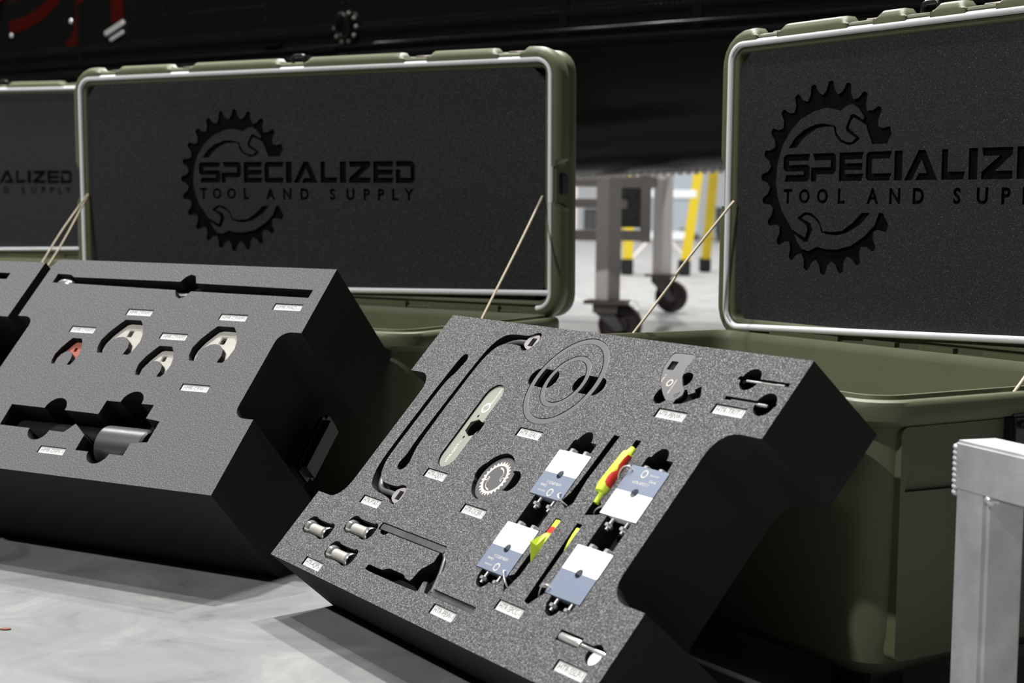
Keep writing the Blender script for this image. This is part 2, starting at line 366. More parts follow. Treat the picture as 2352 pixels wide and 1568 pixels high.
for c in SOCK: cutsR.append((sock_cut(*c), 20))
cutsR += [(soft([(232, 33), (233, 41), (268, 41), (280, 46.5), (316, 46.5), (323, 43), (336, 42), (340, 60), (355, 74), (353, 85), (359, 87), (369, 84), (377, 79), (383, 69), (380, 59), (372, 50), (361, 48), (363, 34), (322, 33)], 1, .12), 22),
          (rrect(199, 86, 359, 96.5, 2), 10), (soft([(206, 88), (208, 82), (222, 81), (228, 88)], 1), 12), ([(358, 92), (372, 80), (388, 46), (390, 37), (376, 37), (368, 50), (374, 56), (352, 87)], 9), (rrect(376, 36.5, 482, 45, 1), 9)]
cutsR += [lab(a, b) for _, a, b, _ in LABR]
outR = tray_outline(726.7, 414.8, 105, 315, 63, 30)
tag(obj('foam_tray', relief(outR, cutsR, 121.8), mats=(FOAM, FCUT, FSHADE), mw=TRB), 'wide dark grey foam tray leaning on the right case, holding four white and silver clamps', 'tool tray', 'leaning foam trays')

# ---- tray in front of the middle case
TMB, TMF = tray_frame(-.83995893, 2.48805864, .50425052, .77163936, 208.9)
LABM = (('HMR-CFWP2', 250, 313.5, 'above the silver crowfoot second from left'), ('HMR-CFWP3', 157, 272, 'above the red crowfoot'), ('HMR-CFWP2', 346, 270, 'above the small silver crowfoot nearest the tray middle'), ('HMR-CFWP1', 437, 314, 'above the rightmost silver crowfoot'),
        ('HMR-MAD-1', 526, 340, 'below the right end of the long slot'), ('HMR-CFW-1', 443, 177, 'alone below the crowfoot wrenches'), ('HMR-DSPS-1', 250, 42, 'beside the big steel socket'))
def crow(cx, top, w, h):
    """crowfoot outline; w = full jaw width, h = height; head at the top, jaws pointing down"""
    P = [(-.20, 1), (.20, 1), (.27, .92), (.33, .84), (.45, .62), (.5, .4), (.46, .12), (.40, 0), (.27, .0), (.29, .2), (.24, .36), (.12, .47), (0, .5), (-.12, .47), (-.24, .36), (-.29, .2), (-.27, 0), (-.40, 0), (-.47, .14), (-.5, .36), (-.42, .62), (-.30, .84)]
    return [(cx + x * w, top - h + y * h) for x, y in P]
CROW = ((158, 253, 46, 52, True), (248, 296.5, 74, 67, False), (343, 249.5, 58, 57, False), (434, 294.5, 74, 67, False))
cutsM = [([(24, 387), (54, 386), (65, 381), (293, 381), (298, 391), (306, 397), (317, 394), (322, 386), (326, 379), (555, 376), (554, 360), (326, 362), (320, 350), (311, 346), (302, 350), (296, 358), (294, 363), (73, 367), (60, 366), (25, 367)], 26),
         ([(114, 117), (295, 114.5), (295, 140), (388, 140), (388, 115), (416, 112), (416, 74), (387, 70), (387, 47), (294, 47), (293, 75), (264, 93), (251, 76), (117, 77)], 62),
         (circ(205, 116, 21), 62), (circ(343, 141, 20.5), 62), (circ(201, 77, 20.5), 62), (circ(340, 48, 20.5), 62)]
for cx, top, w, h, rd in CROW: cutsM.append(([(cx + (x - cx) * 1.07, top + 1 + (y - top) * 1.03) for x, y in crow(cx, top, w, h)], 18))
cutsM += [lab(a, b, 52, 13) for _, a, b, _ in LABM]
WM, LM = 576.7, 419
tag(obj('foam_tray', relief(tray_outline(WM, LM, 131, 292, 38, 20, 14), cutsM, 208.9), mats=(FOAM2, FCUT, FSHADE), mw=TMB), 'thick grey foam tray holding four crowfoot wrenches, leaning on the middle olive case', 'tool tray', 'leaning foam trays')
# ---- tray at the far left
uM = TMB.to_3x3() @ Vector((1, 0, 0))
TLB = TMB.copy(); TLB.translation = TMB.translation - uM * .598
TLF = TLB @ Matrix.Translation((0, 0, .2089))
cutsL = [([(80, 384), (514, 384), (514, 370), (80, 370)], 26), (circ(470, 354, 9), 14)]
tag(obj('foam_tray', relief(tray_outline(WM, 411, 131, 289, 38, 20, 6), cutsL, 208.9), mats=(FOAM2, FCUT, FSHADE), mw=TLB), 'grey foam tray cut off by the left photo edge, showing only its top right corner', 'tool tray', 'leaning foam trays')
def put(name, me, FR, mats, a=0, b=0, h=0, rz=0, smooth=False, angle=None):
    o = obj(name, me, mats=mats, smooth=smooth, angle=angle); o.matrix_world = FR @ tr(a, b, h, rz); return o
# ---- cards
for S, FR, w, h, tn in ((LABR, TRF, 48.8, 11.3, 'right'), (LABM, TMF, 50.8, 12, 'middle')):
    for txt, a, b, wh in S:
        c = put('name_card', boxm(-w / 2 * MM, -h / 2 * MM, 0, w / 2 * MM, h / 2 * MM, .0006), FR, (CARD,), a, b, -CARD_D + .05)
        tag(c, 'white card in the %s tray, %s' % (tn, wh), 'label card', 'printed cards in the foam trays')
        t = textm(txt, 8.6 * MM, .00004, off=-.00010); xs = [v.co.x for v in t.vertices]; k = min(1.15, (w * .84 * MM) / (max(xs) - min(xs)))
        t.transform(Matrix.Diagonal((k, 1.1, 1, 1)))
        obj('lettering', t, c, (INK,), Matrix.Translation((0, 0, .00066)))

# ------------------------------------------------------------------ tools in the right tray
def thing(name, FR, label, cat, group=None, a=0, b=0, h=0):
    o = empty(name, FR @ tr(a, b, h)); return tag(o, label, cat, group)
def P3(*p): return [Vector(q) * MM for q in p]
def head(par, cx, cy, m, T=6):
    o = obj('wrench_head', plate(soft([(cx - 15, cy - 5), (cx - 7, cy - 10), (cx + 2, cy - 12.5), (cx + 9, cy - 10), (cx + 12.5, cy), (cx + 9, cy + 10), (cx + 2, cy + 12.5), (cx - 7, cy + 10), (cx - 15, cy + 5)], 2), T, [rrect(cx - 5, cy - 6.5, cx + 6, cy + 6.5)]), par, (HEADM,), Matrix.Translation((0, 0, -8.2 * MM)))
t = thing('bent_wrench', TRF, 'long bent wrench with its square head by the top edge of the right tray', 'wrench', 'long bent wrenches')
obj('shaft', tubem(spline(P3((216, 390, -6.5), (196, 390, -7), (177, 388, -9), (161, 383, -11), (151, 370, -11.5), (147, 350, -11.5), (145, 310, -11.5), (144.5, 240, -11.5), (145, 205, -11.5))), 4.1 * MM), t, (BLKST,), smooth=True, angle=60); head(t, 228, 390, BLKST)
t = thing('bent_wrench', TRF, 'long bent wrench with its square head low in the right tray, near the left notch', 'wrench', 'long bent wrenches')
obj('shaft', tubem(spline(P3((175, 137.5, -6.5), (155, 138, -7), (132, 139, -9), (114, 147, -10.5), (103, 164, -11.5), (99, 190, -11.5), (98.5, 240, -11.5), (99, 290, -11.5), (102, 315, -11.5))), 4.1 * MM), t, (BLKST,), smooth=True, angle=60); head(t, 187, 137, BLKST)
# khaki plate
t = thing('spanner_plate', TRF, 'flat khaki plate with rounded ends, a star-shaped hole and white etching, in the right tray', 'wrench')
obj('plate', plate(stad(214, 190, 251, 318.5), 3.7, [[(236, 266), (243, 263.5), (254, 263), (254, 257), (248, 243), (238, 239), (224, 246), (223, 260)], circ(229, 270, 2, 12), circ(231, 237, 2, 12)]), t, (KHAKI,), tr(0, 0, -6))
e = plate(mv(teeth(0, 20, 18, 145, 120), 233, 283.5, .058), .15, [circ(233, 283.5, 5.6, 24)]); e2 = joinm((plate(mv(SW1, 233, 283.5, .05), .15), Matrix()), (plate(mv(SW2, 233, 283.5, .05), .15), Matrix()))
tx = textm('SPECIALIZED', 4.6 * MM, .00005); tx.transform(tr(238, 303, 0) @ Matrix.Rotation(math.pi / 2, 4, 'Z'))
t2 = textm('HTR-QDT-1', 6.5 * MM, .00005); t2.transform(tr(231, 215, 0) @ Matrix.Rotation(math.pi / 2, 4, 'Z'))
obj('etched_emblem', joinm(e, e2), t, (WHITEP,), tr(0, 0, -2.28)); obj('etched_lettering', joinm(tx, t2), t, (WHITEP,), tr(0, 0, -2.28))
# seals
for r1, r0, cy, w in ((65, 57, 341, 'larger outer'), (38.8, 32, 340.5, 'smaller inner')):
    me = lathem([(-.002, r0 * MM), (.0019, r0 * MM), (.0022, (r0 + .6) * MM), (.0022, (r1 - .6) * MM), (.0019, r1 * MM), (-.002, r1 * MM), (-.002, r0 * MM)], 64, 'z')
    o = put('seal_ring', me, TRF, (RUBB,), 355, cy, -2.6, smooth=True, angle=20); tag(o, '%s of the two flat grey rubber rings in the right tray' % w, 'seal', 'rubber seal rings')
# disc with gear etching
t = thing('gear_disc', TRF, 'thick grey disc with a cream etched gear, in the right tray', 'disc')
obj('disc', lathem([(-.018, 0), (-.018, .0308), (-.0006, .0308), (0, .0302), (0, 0)], 56, 'z'), t, (PGREY,), tr(348.5, 196, -4.2), True, 40)
gr = plate(mv(teeth(0, 26, 360 / 26, 145, 126), 348.5, 196, .168), .15, [circ(348.5, 196, 18.2, 40)])
sw = [plate(mv(SW1, 348.5, 196, .168, rot=-.85), .15), plate(mv(SW2, 348.5, 196, .168, rot=-.85), .15)]
obj('gear_etching', joinm(gr, *sw), t, (ETCH,), tr(0, 0, -4.18))
# hooked wrench plate
t = thing('hook_wrench', TRF, 'grey hooked wrench plate with a square hole, near the top edge of the right tray', 'wrench')
obj('plate', plate(PBN, 2.6, [rrect(517, 379, 529, 391, 1)]), t, (PGREY,), tr(0, 0, -3))
tx = [textm(s, 5 * MM, .00005) for s in ('HTR-PBNW-1', 'SPECIALIZED')]
for k, (m_, x) in enumerate(zip(tx, (523, 546))): m_.transform(tr(x, 358, 0) @ Matrix.Rotation(math.pi / 2, 4, 'Z') @ Matrix.Scale((.7, 1.)[k == 0], 4))
gr = plate(mv(teeth(0, 18, 20, 145, 120), 538, 362, .036), .15, [circ(538, 362, 3.3, 20)])
obj('etching', joinm(*tx, gr), t, (ETCH,), tr(0, 0, -.38))
obj('engraved_mark', plate([(557, 347), (565, 353), (563, 345)], .15, [[(558.3, 347.2), (563.8, 351.3), (562.4, 345.9)]]), t, (INK,), tr(0, 0, -.38))
# thin pins
for a0, b, w in ((645, 381.6, 'upper'), (642, 355.2, 'lower')):
    t = thing('install_pin', TRF, '%s of the two thin steel pins in the right tray corner' % w, 'pin', 'thin steel pins')
    obj('shank', lathem([(0, 0), (0, .0015), (.056, .0015), (.056, 0)], 12), t, (ZINC,), tr(a0 + 3, b, -4), True, 40)
    obj('collar', lathem([(0, 0), (0, .002), (.012, .002), (.012, 0)], 12), t, (ZINC,), tr(a0 + (50 if b > 370 else 44), b, -4), True, 40)
# stepped pin
t = thing('stepped_pin', TRF, 'stepped polished steel pin near the bottom right corner of the right tray', 'pin')
obj('body', lathem([(0, 0), (0, .0042), (.0008, .0048), (.0352, .0048), (.036, .0042), (.036, 0)], 28), t, (ZINC,), tr(632, 53.5, -4.4), True, 40)
obj('shaft', lathem([(0, 0), (0, .0024), (.040, .0024), (.0405, .002), (.0405, 0)], 20), t, (ZINC,), tr(668, 53.5, -4.4), True, 40)
tag(put('white_disc', lathem([(0, 0), (0, .0086), (.0025, .0086), (.0025, 0)], 32, 'z'), TRF, (WHITEP,), 697.2, 45.8, -6.2), 'white plastic disc in the finger hole under the stepped pin', 'disc')
# clamps
def hexm(r, l):
    return lathem([(0, 0), (0, r * .86), (l * .12, r), (l * .88, r), (l, r * .86), (l, 0)], 6, 'y')
CLAB = ('white and silver clamp upper left of the four, white half on top, flag slot empty', 'white and silver clamp upper right of the four, silver half on top', 'white and silver clamp lower left of the four, etched and white on top', 'white and silver clamp lower right of the four, plain silver lower half without etching')
for k, (x0, y0, x1, y1) in enumerate(CL):
    cx, cy, w, h = (x0 + x1) / 2, (y0 + y1) / 2, x1 - x0, y1 - y0
    t = thing('pin_clamp', TRF, CLAB[k], 'clamp', 'split clamps with streamers', cx, cy, .6)
    flip = k == 1
    hole = circ(0, 0, 5.4, 28)
    lo = plate(rrect(-w / 2, -h / 2, w / 2, -.05, 0), 12, [hole]); hi = plate(rrect(-w / 2, .05, w / 2, h / 2, 1.5), 12, [hole])
    obj('nylon_half', lo if flip else hi, t, (WHITEP,), tr(0, 0, -12)); ah = obj('aluminium_half', hi if flip else lo, t, (ALUB,), tr(0, 0, -12))
    if k != 3:
        ms = [textm('HTR-SPCC-1', 5.2 * MM, .00005), textm('Clamp', 4.6 * MM, .00005), textm('SPECIALIZED', 2.6 * MM, .00005)]
        ms[0].transform(tr(0, -12, 0, math.pi)); ms[1].transform(tr(-16, -17, 0, math.pi)); ms[2].transform(tr(-13, -24, 0, math.pi))
        ms.append(plate(mv(teeth(20, 18, 18, 145, 122), 4, -24, .037), .1, [circ(4, -24, 3.6, 20)]))
        me = joinm(*ms)
        if flip: me.transform(Matrix.Rotation(math.pi, 4, 'Z'))
        obj('etching', me, ah, (ETCH,), tr(0, 0, 12.01))
    for s in (-13, 13):
        bo = obj('bolt', lathem([(0, 0), (0, .0022), (.080, .0022), (.080, 0)], 14, 'y'), t, (ZINC,), tr(s, -h / 2 - 14, -6.4), True, 40)
        obj('bolt_head', hexm(.0052, .005), bo, (ZINC,), tr(0, 76, 0)); obj('nut', hexm(.0048, .0042), bo, (ZINC,), tr(0, 3, 0))
RG = ([(490, 199, 1.2), (492, 195, 4.5), (496, 192, 5), (501, 190, 1), (506, 189, -5)], [(577, 247, 1.2), (572, 249, 5), (566, 245, 6), (563, 238, 3), (562, 230, -4)], [(489, 94, 1.2), (492, 92, 5), (497, 87, 4), (503, 81, 0), (507, 77, -6)], [(577, 94, 1.2), (573, 95, 4.5), (567, 93, 4.5), (562, 88, 0), (558, 83, -6)])
WH = ('upper left', 'upper right', 'lower left', 'lower right')
for k, p in enumerate(RG):
    tag(put('lanyard_wire', tubem(spline(P3(*p)), .0009, 8), TRF, (ZINC,), smooth=True), 'thin steel wire loop tied to the %s white and silver clamp' % WH[k], 'wire', 'lanyard wires')
tag(put('lanyard_wire', tubem(spline(P3((577, 206, -9), (566, 201, -3), (556, 195, -4), (551, 191, -8))), .0011, 8), TRF, (ZINC,), smooth=True), 'straight steel wire running under the upper right clamp into its slot', 'wire', 'lanyard wires')
# streamers
def ribbon(rows, th=.7):
    bm = bmesh.new(); A = [[bm.verts.new(Vector(q) * MM) for q in r] for r in rows]
    for p, q in zip(A, A[1:]):
        for i in range(len(p) - 1): bm.faces.new((p[i], p[i + 1], q[i + 1], q[i]))
    bmesh.ops.recalc_face_normals(bm, faces=bm.faces); bmesh.ops.solidify(bm, geom=bm.faces[:], thickness=th * MM); return frombm(bm)
t = thing('warning_streamer', TRF, 'rolled neon yellow streamer with a large red mark, left of the upper right clamp', 'streamer', 'neon warning streamers')
pth = [(553.5, 200, -1), (553.5, 212, -.5), (552.5, 213.5, 0), (552, 222, .5), (552.5, 240, .5), (553, 264, 0), (553.5, 266, 0), (554, 273, -1)]; rad = [3.4, 4.2, 8.4, 9.2, 8.4, 7.4, 5.2, 4.2]
obj('fabric', tubem(P3(*pth), 1, 16, True, [r * MM for r in rad]), t, (YEL,), smooth=True, angle=50)
bm = bmesh.new(); rows = []
for b, r, a0, a1 in ((220, 9.45, .0, .62), (223, 9.35, .0, 1.0), (230, 9.05, .0, 1.15), (236, 8.8, .0, 1.0), (241, 8.55, .0, .62), (247, 8.3, .0, .85), (256, 7.95, .0, .8), (262, 7.7, .0, .62)):
    c = 552 + (b - 222) * .025
    rows.append([bm.verts.new((( c + r * math.cos(a0 + (a1 - a0) * i / 5)) * MM, b * MM, (.5 + r * math.sin(a0 + (a1 - a0) * i / 5)) * MM)) for i in range(6)])
for p, q in zip(rows, rows[1:]):
    for i in range(5): bm.faces.new((p[i], p[i + 1], q[i + 1], q[i]))
obj('red_print', frombm(bm), t, (REDF,))
t = thing('warning_streamer', TRF, 'folded neon yellow streamer with a red band, right of the lower left clamp', 'streamer', 'neon warning streamers')
obj('fabric', ribbon([((508.8, 169, -1), (514, 169, -.6), (518.6, 169, -1)), ((508.8, 151, -.6), (514, 151, 0), (518.6, 151, -1)), ((510, 147, 2.5), (514.5, 147, 1), (518.4, 147, -1.4)), ((513.2, 131, 13), (516.2, 131, 6), (518.6, 131, -1)), ((517.6, 114, .5), (518, 114, -.5), (518.5, 114, -2))]), t, (YEL,))
obj('red_band', ribbon([((508.8, 159.5, -.3), (514, 159.5, .3), (518.6, 159.5, -.3)), ((508.8, 151.5, -.1), (514, 151.5, .4), (518.6, 151.5, -.3))], .3), t, (REDF,))
t = thing('warning_streamer', TRF, 'narrow neon yellow streamer end in the slot left of the lower right clamp', 'streamer', 'neon warning streamers')
obj('fabric', ribbon([((549.5, 167, -1.2), (553, 167, -.8), (556.6, 167, -1.2)), ((550, 158, -.8), (553, 158, -.4), (556.6, 158, -1.2)), ((552, 148, -.5), (554, 148, -.5), (556.4, 148, -1.2)), ((554.5, 138, -1), (555.2, 138, -1.2), (556.2, 138, -1.6))]), t, (YEL,), smooth=True)
# chrome sockets
for (cx, cy), w in zip(SOCK, ('leftmost', 'upper right', 'lower right')):
    t = thing('chrome_socket', TRF, '%s of three short chrome sockets, lower left of the right tray' % w, 'socket', 'short chrome sockets', cx - 3, cy, -8.5)
    obj('body', lathem([(-.0195, .0076), (.0195, .0076)], 32), t, (SBODY,), smooth=True, angle=40)
    for s in (-1, 1):
        bm = bmesh.new(); n = 36; R = []
        for x, ro, star in ((.0185, .0076, 0), (.0205, .0100, 0), (.0275, .0106, 0), (.0288, .0098, 0), (.0285, .0080, 1), (.0205, .0080, 1), (.0205, 0.0001, 0)):
            R.append([bm.verts.new((s * x, (ro + (.0008 * (i % 3 == 0) if star else 0)) * math.cos(2 * math.pi * i / n), (ro + (.0008 * (i % 3 == 0) if star else 0)) * math.sin(2 * math.pi * i / n))) for i in range(n)])
        for p, q in zip(R, R[1:]):
            for i in range(n): bm.faces.new((p[i], p[(i + 1) % n], q[(i + 1) % n], q[i]))
        obj('twelve_point_end', frombm(bm), t, (CHROME,), smooth=True, angle=35)
# Z bar
t = thing('bent_bar', TRF, 'dark flat bar bent like a Z, low in the right foam tray', 'wrench')
obj('long_arm', plate(rrect(200.5, 87.5, 358, 95.5, 2), 4.5), t, (OXID,), tr(0, 0, -5.5))
obj('cross_arm', tubem(P3((354, 90, -5), (363, 84, -5), (374, 66, -5), (380, 50, -5), (383, 41, -5)), .0031, 8), t, (OXID,), smooth=True, angle=50)
obj('short_arm', plate(rrect(379, 37.5, 481, 44.4, 1), 4.5), t, (OXID,), tr(0, 0, -7.5))

# ------------------------------------------------------------------ tools in the middle tray
for (cx, top, w, h, rd), nm in zip(CROW, ('small red-coated crowfoot wrench, leftmost in the middle tray', 'silver crowfoot wrench second from the left in the middle tray, below the first card', 'small silver crowfoot wrench, third from left and lowest in the middle tray', 'silver crowfoot wrench rightmost in the middle tray')):
    s = w * .062
    o = put('crowfoot_wrench', plate(soft(crow(cx, top, w, h), 1, .2), 7.5, [rrect(cx - s, top - .33 * h + 2 - s * 1.2, cx + s, top - .33 * h + 2 + s * 1.5)]), TMF, (REDT if rd else NICK,), 0, 0, -17.6)
    bm = bmesh.new(); bm.from_mesh(o.data); bmesh.ops.dissolve_limit(bm, angle_limit=.02, verts=bm.verts, edges=bm.edges)
    ed = [e for e in bm.edges if len(e.link_faces) == 2 and e.calc_face_angle(0) > .9]; bmesh.ops.bevel(bm, geom=ed, offset=.0011, segments=2, affect='EDGES', clamp_overlap=True); bm.to_mesh(o.data); bm.free()
    tag(o, nm, 'wrench', 'crowfoot wrenches')
t = thing('breaker_bar', TMF, 'long chrome breaker bar sunk in the slot along the top of the middle tray', 'wrench')
obj('shaft', lathem([(0, 0), (0, .0052), (.495, .0052), (.497, .004), (.497, 0)], 24), t, (CHROME,), tr(56, 367.2, -19.8), True, 40)
obj('drive_head', lathem([(0, 0), (.001, .0085), (.006, .0108), (.018, .0112), (.026, .0095), (.032, .0065), (.034, 0)], 24), t, (CHROME,), tr(29, 373, -13.5), True, 50)
t = thing('deep_socket', TMF, 'big steel socket with a smooth barrel, lying in the wide pocket of the middle tray', 'socket')
obj('barrel', lathem([(0, .024), (-.0, .029), (.004, .0325), (.086, .0325), (.089, .030), (.089, .026), (.03, .026), (.03, 0)], 48), t, (DSOCK,), tr(313, 79.5, -33.5), True, 35)
obj('drive_shaft', lathem([(0, 0), (0, .016), (.003, .018), (.186, .018), (.192, .024), (.196, .024)], 36), t, (DRIVE,), tr(121, 96, -42), True, 35)
hm = [o for o in COL.objects if o.name.startswith('foam_tray')][1]
obj('side_handle', boxm(.551, .150, .020, .575, .256, .066, .009), hm, (BLKP,), smooth=True, angle=60)

# ------------------------------------------------------------------ cases
def rloop(x0, x1, y0, y1, r, n=6):
    r = max(r, .001); return [(x * 1, y) for x, y in rrect(x0, y0, x1, y1, r, n)]
def loftm(loops, cap0=True, cap1=True):
    bm = bmesh.new(); R = [[bm.verts.new(p) for p in L] for L in loops]; n = len(R[0])
    for A, B in zip(R, R[1:]):
        for k in range(n): bm.faces.new((A[k], A[(k + 1) % n], B[(k + 1) % n], B[k]))
    if cap0: bm.faces.new(R[0])
    if cap1: bm.faces.new(R[-1])
    return frombm(bm)
def emblem_cuts(cx, cy, s, d=4.5):
    C = [(mv(RING, cx, cy, s), d), (mv(SW1, cx, cy, s), d), (mv(SW2, cx, cy, s), d)]
    for g in emblem_word(): C.append((mv(g, cx, cy, s), d))
    # set letter by letter so that the row is as widely spaced as on the lid
    for ch, px in zip('TOOLANDSUPPLY', (-93, -55, -12, 37, 102, 151, 200, 281, 326, 372, 410, 447, 478)):
        L = textloops(ch, 32, 1.0, bold=1.15); xs = [q[0] for l in L for q in l]; ys = [q[1] for l in L for q in l]
        k = 22.5 / (max(ys) - min(ys)); kx = k * 1.0
        # the row ends under the last letter of the word above
        p0 = -93 + (px + 93) * (420 - -93) / (478 + 93)
        C.append(([[(cx + s * (p0 + (q[0] - min(xs)) * kx), cy + s * (-38 + (q[1] - min(ys)) * k)) for q in l] for l in L], d))
    return C
def bump_strip(x0, x1, z0, z1, r, seg, base=.0105, hgt=.0135, yf=-.0045, yb=.034):
    """raised bumper along part of the lid edge; seg = ((side, pos), (side, pos)) going up the left side, right along the top, down the right side, left along the bottom"""
    P = []
    def arc(cx, cz, a0, a1):
        for i in range(9):
            t = math.radians(a0 + (a1 - a0) * i / 8); P.append((cx + r * math.cos(t), cz + r * math.sin(t), math.cos(t), math.sin(t)))
    P.append((x0, z0 + r, -1, 0)); arc(x0 + r, z1 - r, 180, 90); arc(x1 - r, z1 - r, 90, 0); arc(x1 - r, z0 + r, 0, -90); arc(x0 + r, z0 + r, -90, -180)
    A = [0]
    for p, q in zip(P, P[1:]): A.append(A[-1] + math.hypot(p[0] - q[0], p[1] - q[1]))
    tot = A[-1]
    qa = math.pi * r / 2; LL, TT = (z1 - z0 - 2 * r), (x1 - x0 - 2 * r)
    def par(sd, v):
        if sd == 'L': return v - (z0 + r)
        if sd == 'T': return LL + qa + v - (x0 + r)
        if sd == 'R': return LL + 2 * qa + TT + (z1 - r) - v
        return 2 * LL + 3 * qa + TT + (x1 - r) - v
    a, b = par(*seg[0]), par(*seg[1])
    if b < a: b += tot
    def at(t):
        t %= tot
        for i in range(len(A) - 1):
            if A[i] <= t <= A[i + 1] + 1e-9:
                f = (t - A[i]) / max(A[i + 1] - A[i], 1e-9); p, q = P[i], P[i + 1]
                return [p[k] + (q[k] - p[k]) * f for k in range(4)]
        return P[-1]
    n = max(8, int((b - a) / .012)); rp = .013
    ts = sorted(set([a, a + rp * .5, a + rp, b - rp, b - rp * .5, b] + [a + rp + (b - a - 2 * rp) * i / n for i in range(n + 1)]))
    loops = []
    for t in ts:
        x, z, nx, nz = at(t); e = min(t - a, b - t); k = min(1, e / rp); k = k * k * (3 - 2 * k)
        hh = hgt * k + .0002; c = min(.005, hh * .6)
        prof = ((yf, base - .012), (yf, base + .001), (yf + .001, base + hh * .30), (yf + .0035, base + hh * .62), (yf + .008, base + hh * .87), (yf + .014, base + hh), (yb - .008, base + hh), (yb, base + hh - min(.009, hh * .9)), (yb, base - .012))
        loops.append([(x + nx * o, y, z + nz * o) for y, o in prof])
    return loftm(loops)
def case(label, group, ox, oy, zg, yaw, tilt, Wd, HG, gear, gs, bumps, latches, ringx, zrim, endpanels=False):
    u = Vector((math.cos(yaw), -math.sin(yaw), 0)); n = Vector((math.sin(yaw), math.cos(yaw), 0)); z = Vector((0, 0, 1))
    B = Matrix(((u.x, n.x, 0, ox), (u.y, n.y, 0, oy), (0, 0, 1, 0), (0, 0, 0, 1)))
    root = tag(empty('transport_case', B), label, 'case', group)
    # --- base
    x0, x1, y0, y1 = -.027, Wd + .027, -(HG + .0475), .024
    prof = ((.030, .050, .03), (.050, .026, .04), (.085, .019, .045), (zrim - .032, .014, .05), (zrim - .028, .010, .05), (zrim - .026, .0025, .052), (zrim - .022, 0, .052), (zrim - .008, 0, .052), (zrim - .002, .0025, .05), (zrim, .006, .048), (zrim, .011, .044), (zrim - .006, .0135, .042), (zrim - .006, .021, .038), (zrim + .003, .0235, .036), (zrim + .003, .029, .034), (zrim - .004, .033, .032), (zrim - .012, .035, .03), (.075, .046, .03), (.062, .06, .02))
    obj('base', loftm([[(x, y, zz) for x, y in rloop(x0 + i, x1 - i, y0 + i, y1 - i, r)] for zz, i, r in prof]), root, (OLIVE,), smooth=True, angle=38)
    for fx in (x0 + .09, x1 - .09):
        for fy in (y0 + .09, y1 - .09): obj('foot', boxm(fx - .03, fy - .03, 0, fx + .03, fy + .03, .034, .004), root, (BLKP,))
    if endpanels:
        pw, ph = (y1 - .05 - (y0 + .047)) * 1000, (zrim - .030 - .056) * 1000
        obj('end_panel', relief(rrect(0, 0, pw, ph, 9), [([(7, 186), (98, 184), (112, 207), (12, 209)], 15)], 16), root, (OLIVE,), Matrix(((0, 0, 1, x1 - .0262), (1, 0, 0, y0 + .047), (0, 1, 0, .056), (0, 0, 0, 1))))
        h = obj('carry_handle', joinm(boxm(x1 - .014, y0 + .21, .235, x1 + .004, y0 + .36, .318, .004)), root, (BLKP,))
        obj('grip', joinm(tubem([(x1 + .012, y0 + .225, .305), (x1 + .012, y0 + .345, .305)], .005, 10), tubem([(x1 + .002, y0 + .225, .305), (x1 + .016, y0 + .225, .305)], .004, 8), tubem([(x1 + .002, y0 + .345, .305), (x1 + .016, y0 + .345, .305)], .004, 8)), h, (BLKP,))
    # --- lid: local x along the case, y away from the viewer, z up the lid
    LM = Matrix.Translation((0, 0, zg)) @ Matrix.Rotation(-tilt, 4, 'X')
    def lp(ins, y, r): return [(x, y, zz) for x, zz in rloop(ins, Wd - ins, ins, HG - ins, r)]
    lid = obj('lid', loftm([lp(.018, .040, .006), lp(.0152, .009, .008), lp(.0140, .0055, .010), lp(.0120, .0035, .014), lp(.0085, .0020, .020), lp(.0064, .0018, .026), lp(.0058, .006, .026), lp(-.0055, .006, .032), lp(-.006, .001, .033), lp(-.008, -.001, .035), lp(-.0115, .001, .037), lp(-.013, .006, .038), lp(-.013, .038, .038), lp(-.016, .042, .04), lp(-.019, .05, .042), lp(-.019, .062, .042), lp(-.012, .076, .04), lp(.006, .083, .03), lp(.03, .085, .02)]), root, (OLIVE,), LM, True, 40)
    obj('gasket', tubem([(x, .0, zz) for x, zz in rloop(0, Wd, 0, HG, .03, 8)] + [(Wd, .0, .03), (Wd, 0, .2)], .0056, 10), lid, (GASK,), smooth=True)
    ms = [bump_strip(-.0, Wd + .0, -.0, HG + .0, .036, sg) for sg in bumps]
    obj('edge_bumper', joinm(*ms), lid, (OLIVE,), smooth=True, angle=48)
    gx, gy = gear
    FT = Matrix(((1, 0, 0, 0), (0, 0, -1, .030), (0, 1, 0, 0), (0, 0, 0, 1)))
    i = 14.5; c = 27; w_, h_ = Wd * 1000, HG * 1000
    ol = [(i + c, i), (w_ - i - c, i), (w_ - i, i + c), (w_ - i, h_ - i - c), (w_ - i - c, h_ - i), (i + c, h_ - i), (i, h_ - i - c), (i, i + c)]
    obj('lid_foam_panel', relief(ol, emblem_cuts(gx, gy, gs), 24), lid, (LFOAM, LCUT), FT)
    for lx in latches:
        obj('latch_pin', tubem([(lx - .017, .028, HG + .0155), (lx + .017, .028, HG + .0155)], .0032, 8), lid, (DSTEEL,), smooth=True)
        obj('hinge_knuckle', boxm(lx - .025, .012, -.024, lx + .025, .034, -.012, .003), lid, (BLKP,))
    rg = []
    for k in range(25):
        t = 2 * math.pi * k / 24; rg.append((ringx + .0145 * max(-1, min(1, 1.25 * math.cos(t))), .020, HG + .019 + .0105 * max(-1, min(1, 1.15 * math.sin(t)))))
    obj('padlock_ring', tubem(rg, .0036, 8, False), lid, (BLKP,), smooth=True)
    for sx in (-1, 1):
        xx = -.0125 if sx < 0 else Wd + .0125
        obj('side_catch', boxm(xx - .007, .010, HG * .46, xx + .007, .034, HG * .545, .003), lid, (BLKP,))
    return root
K = 1.03
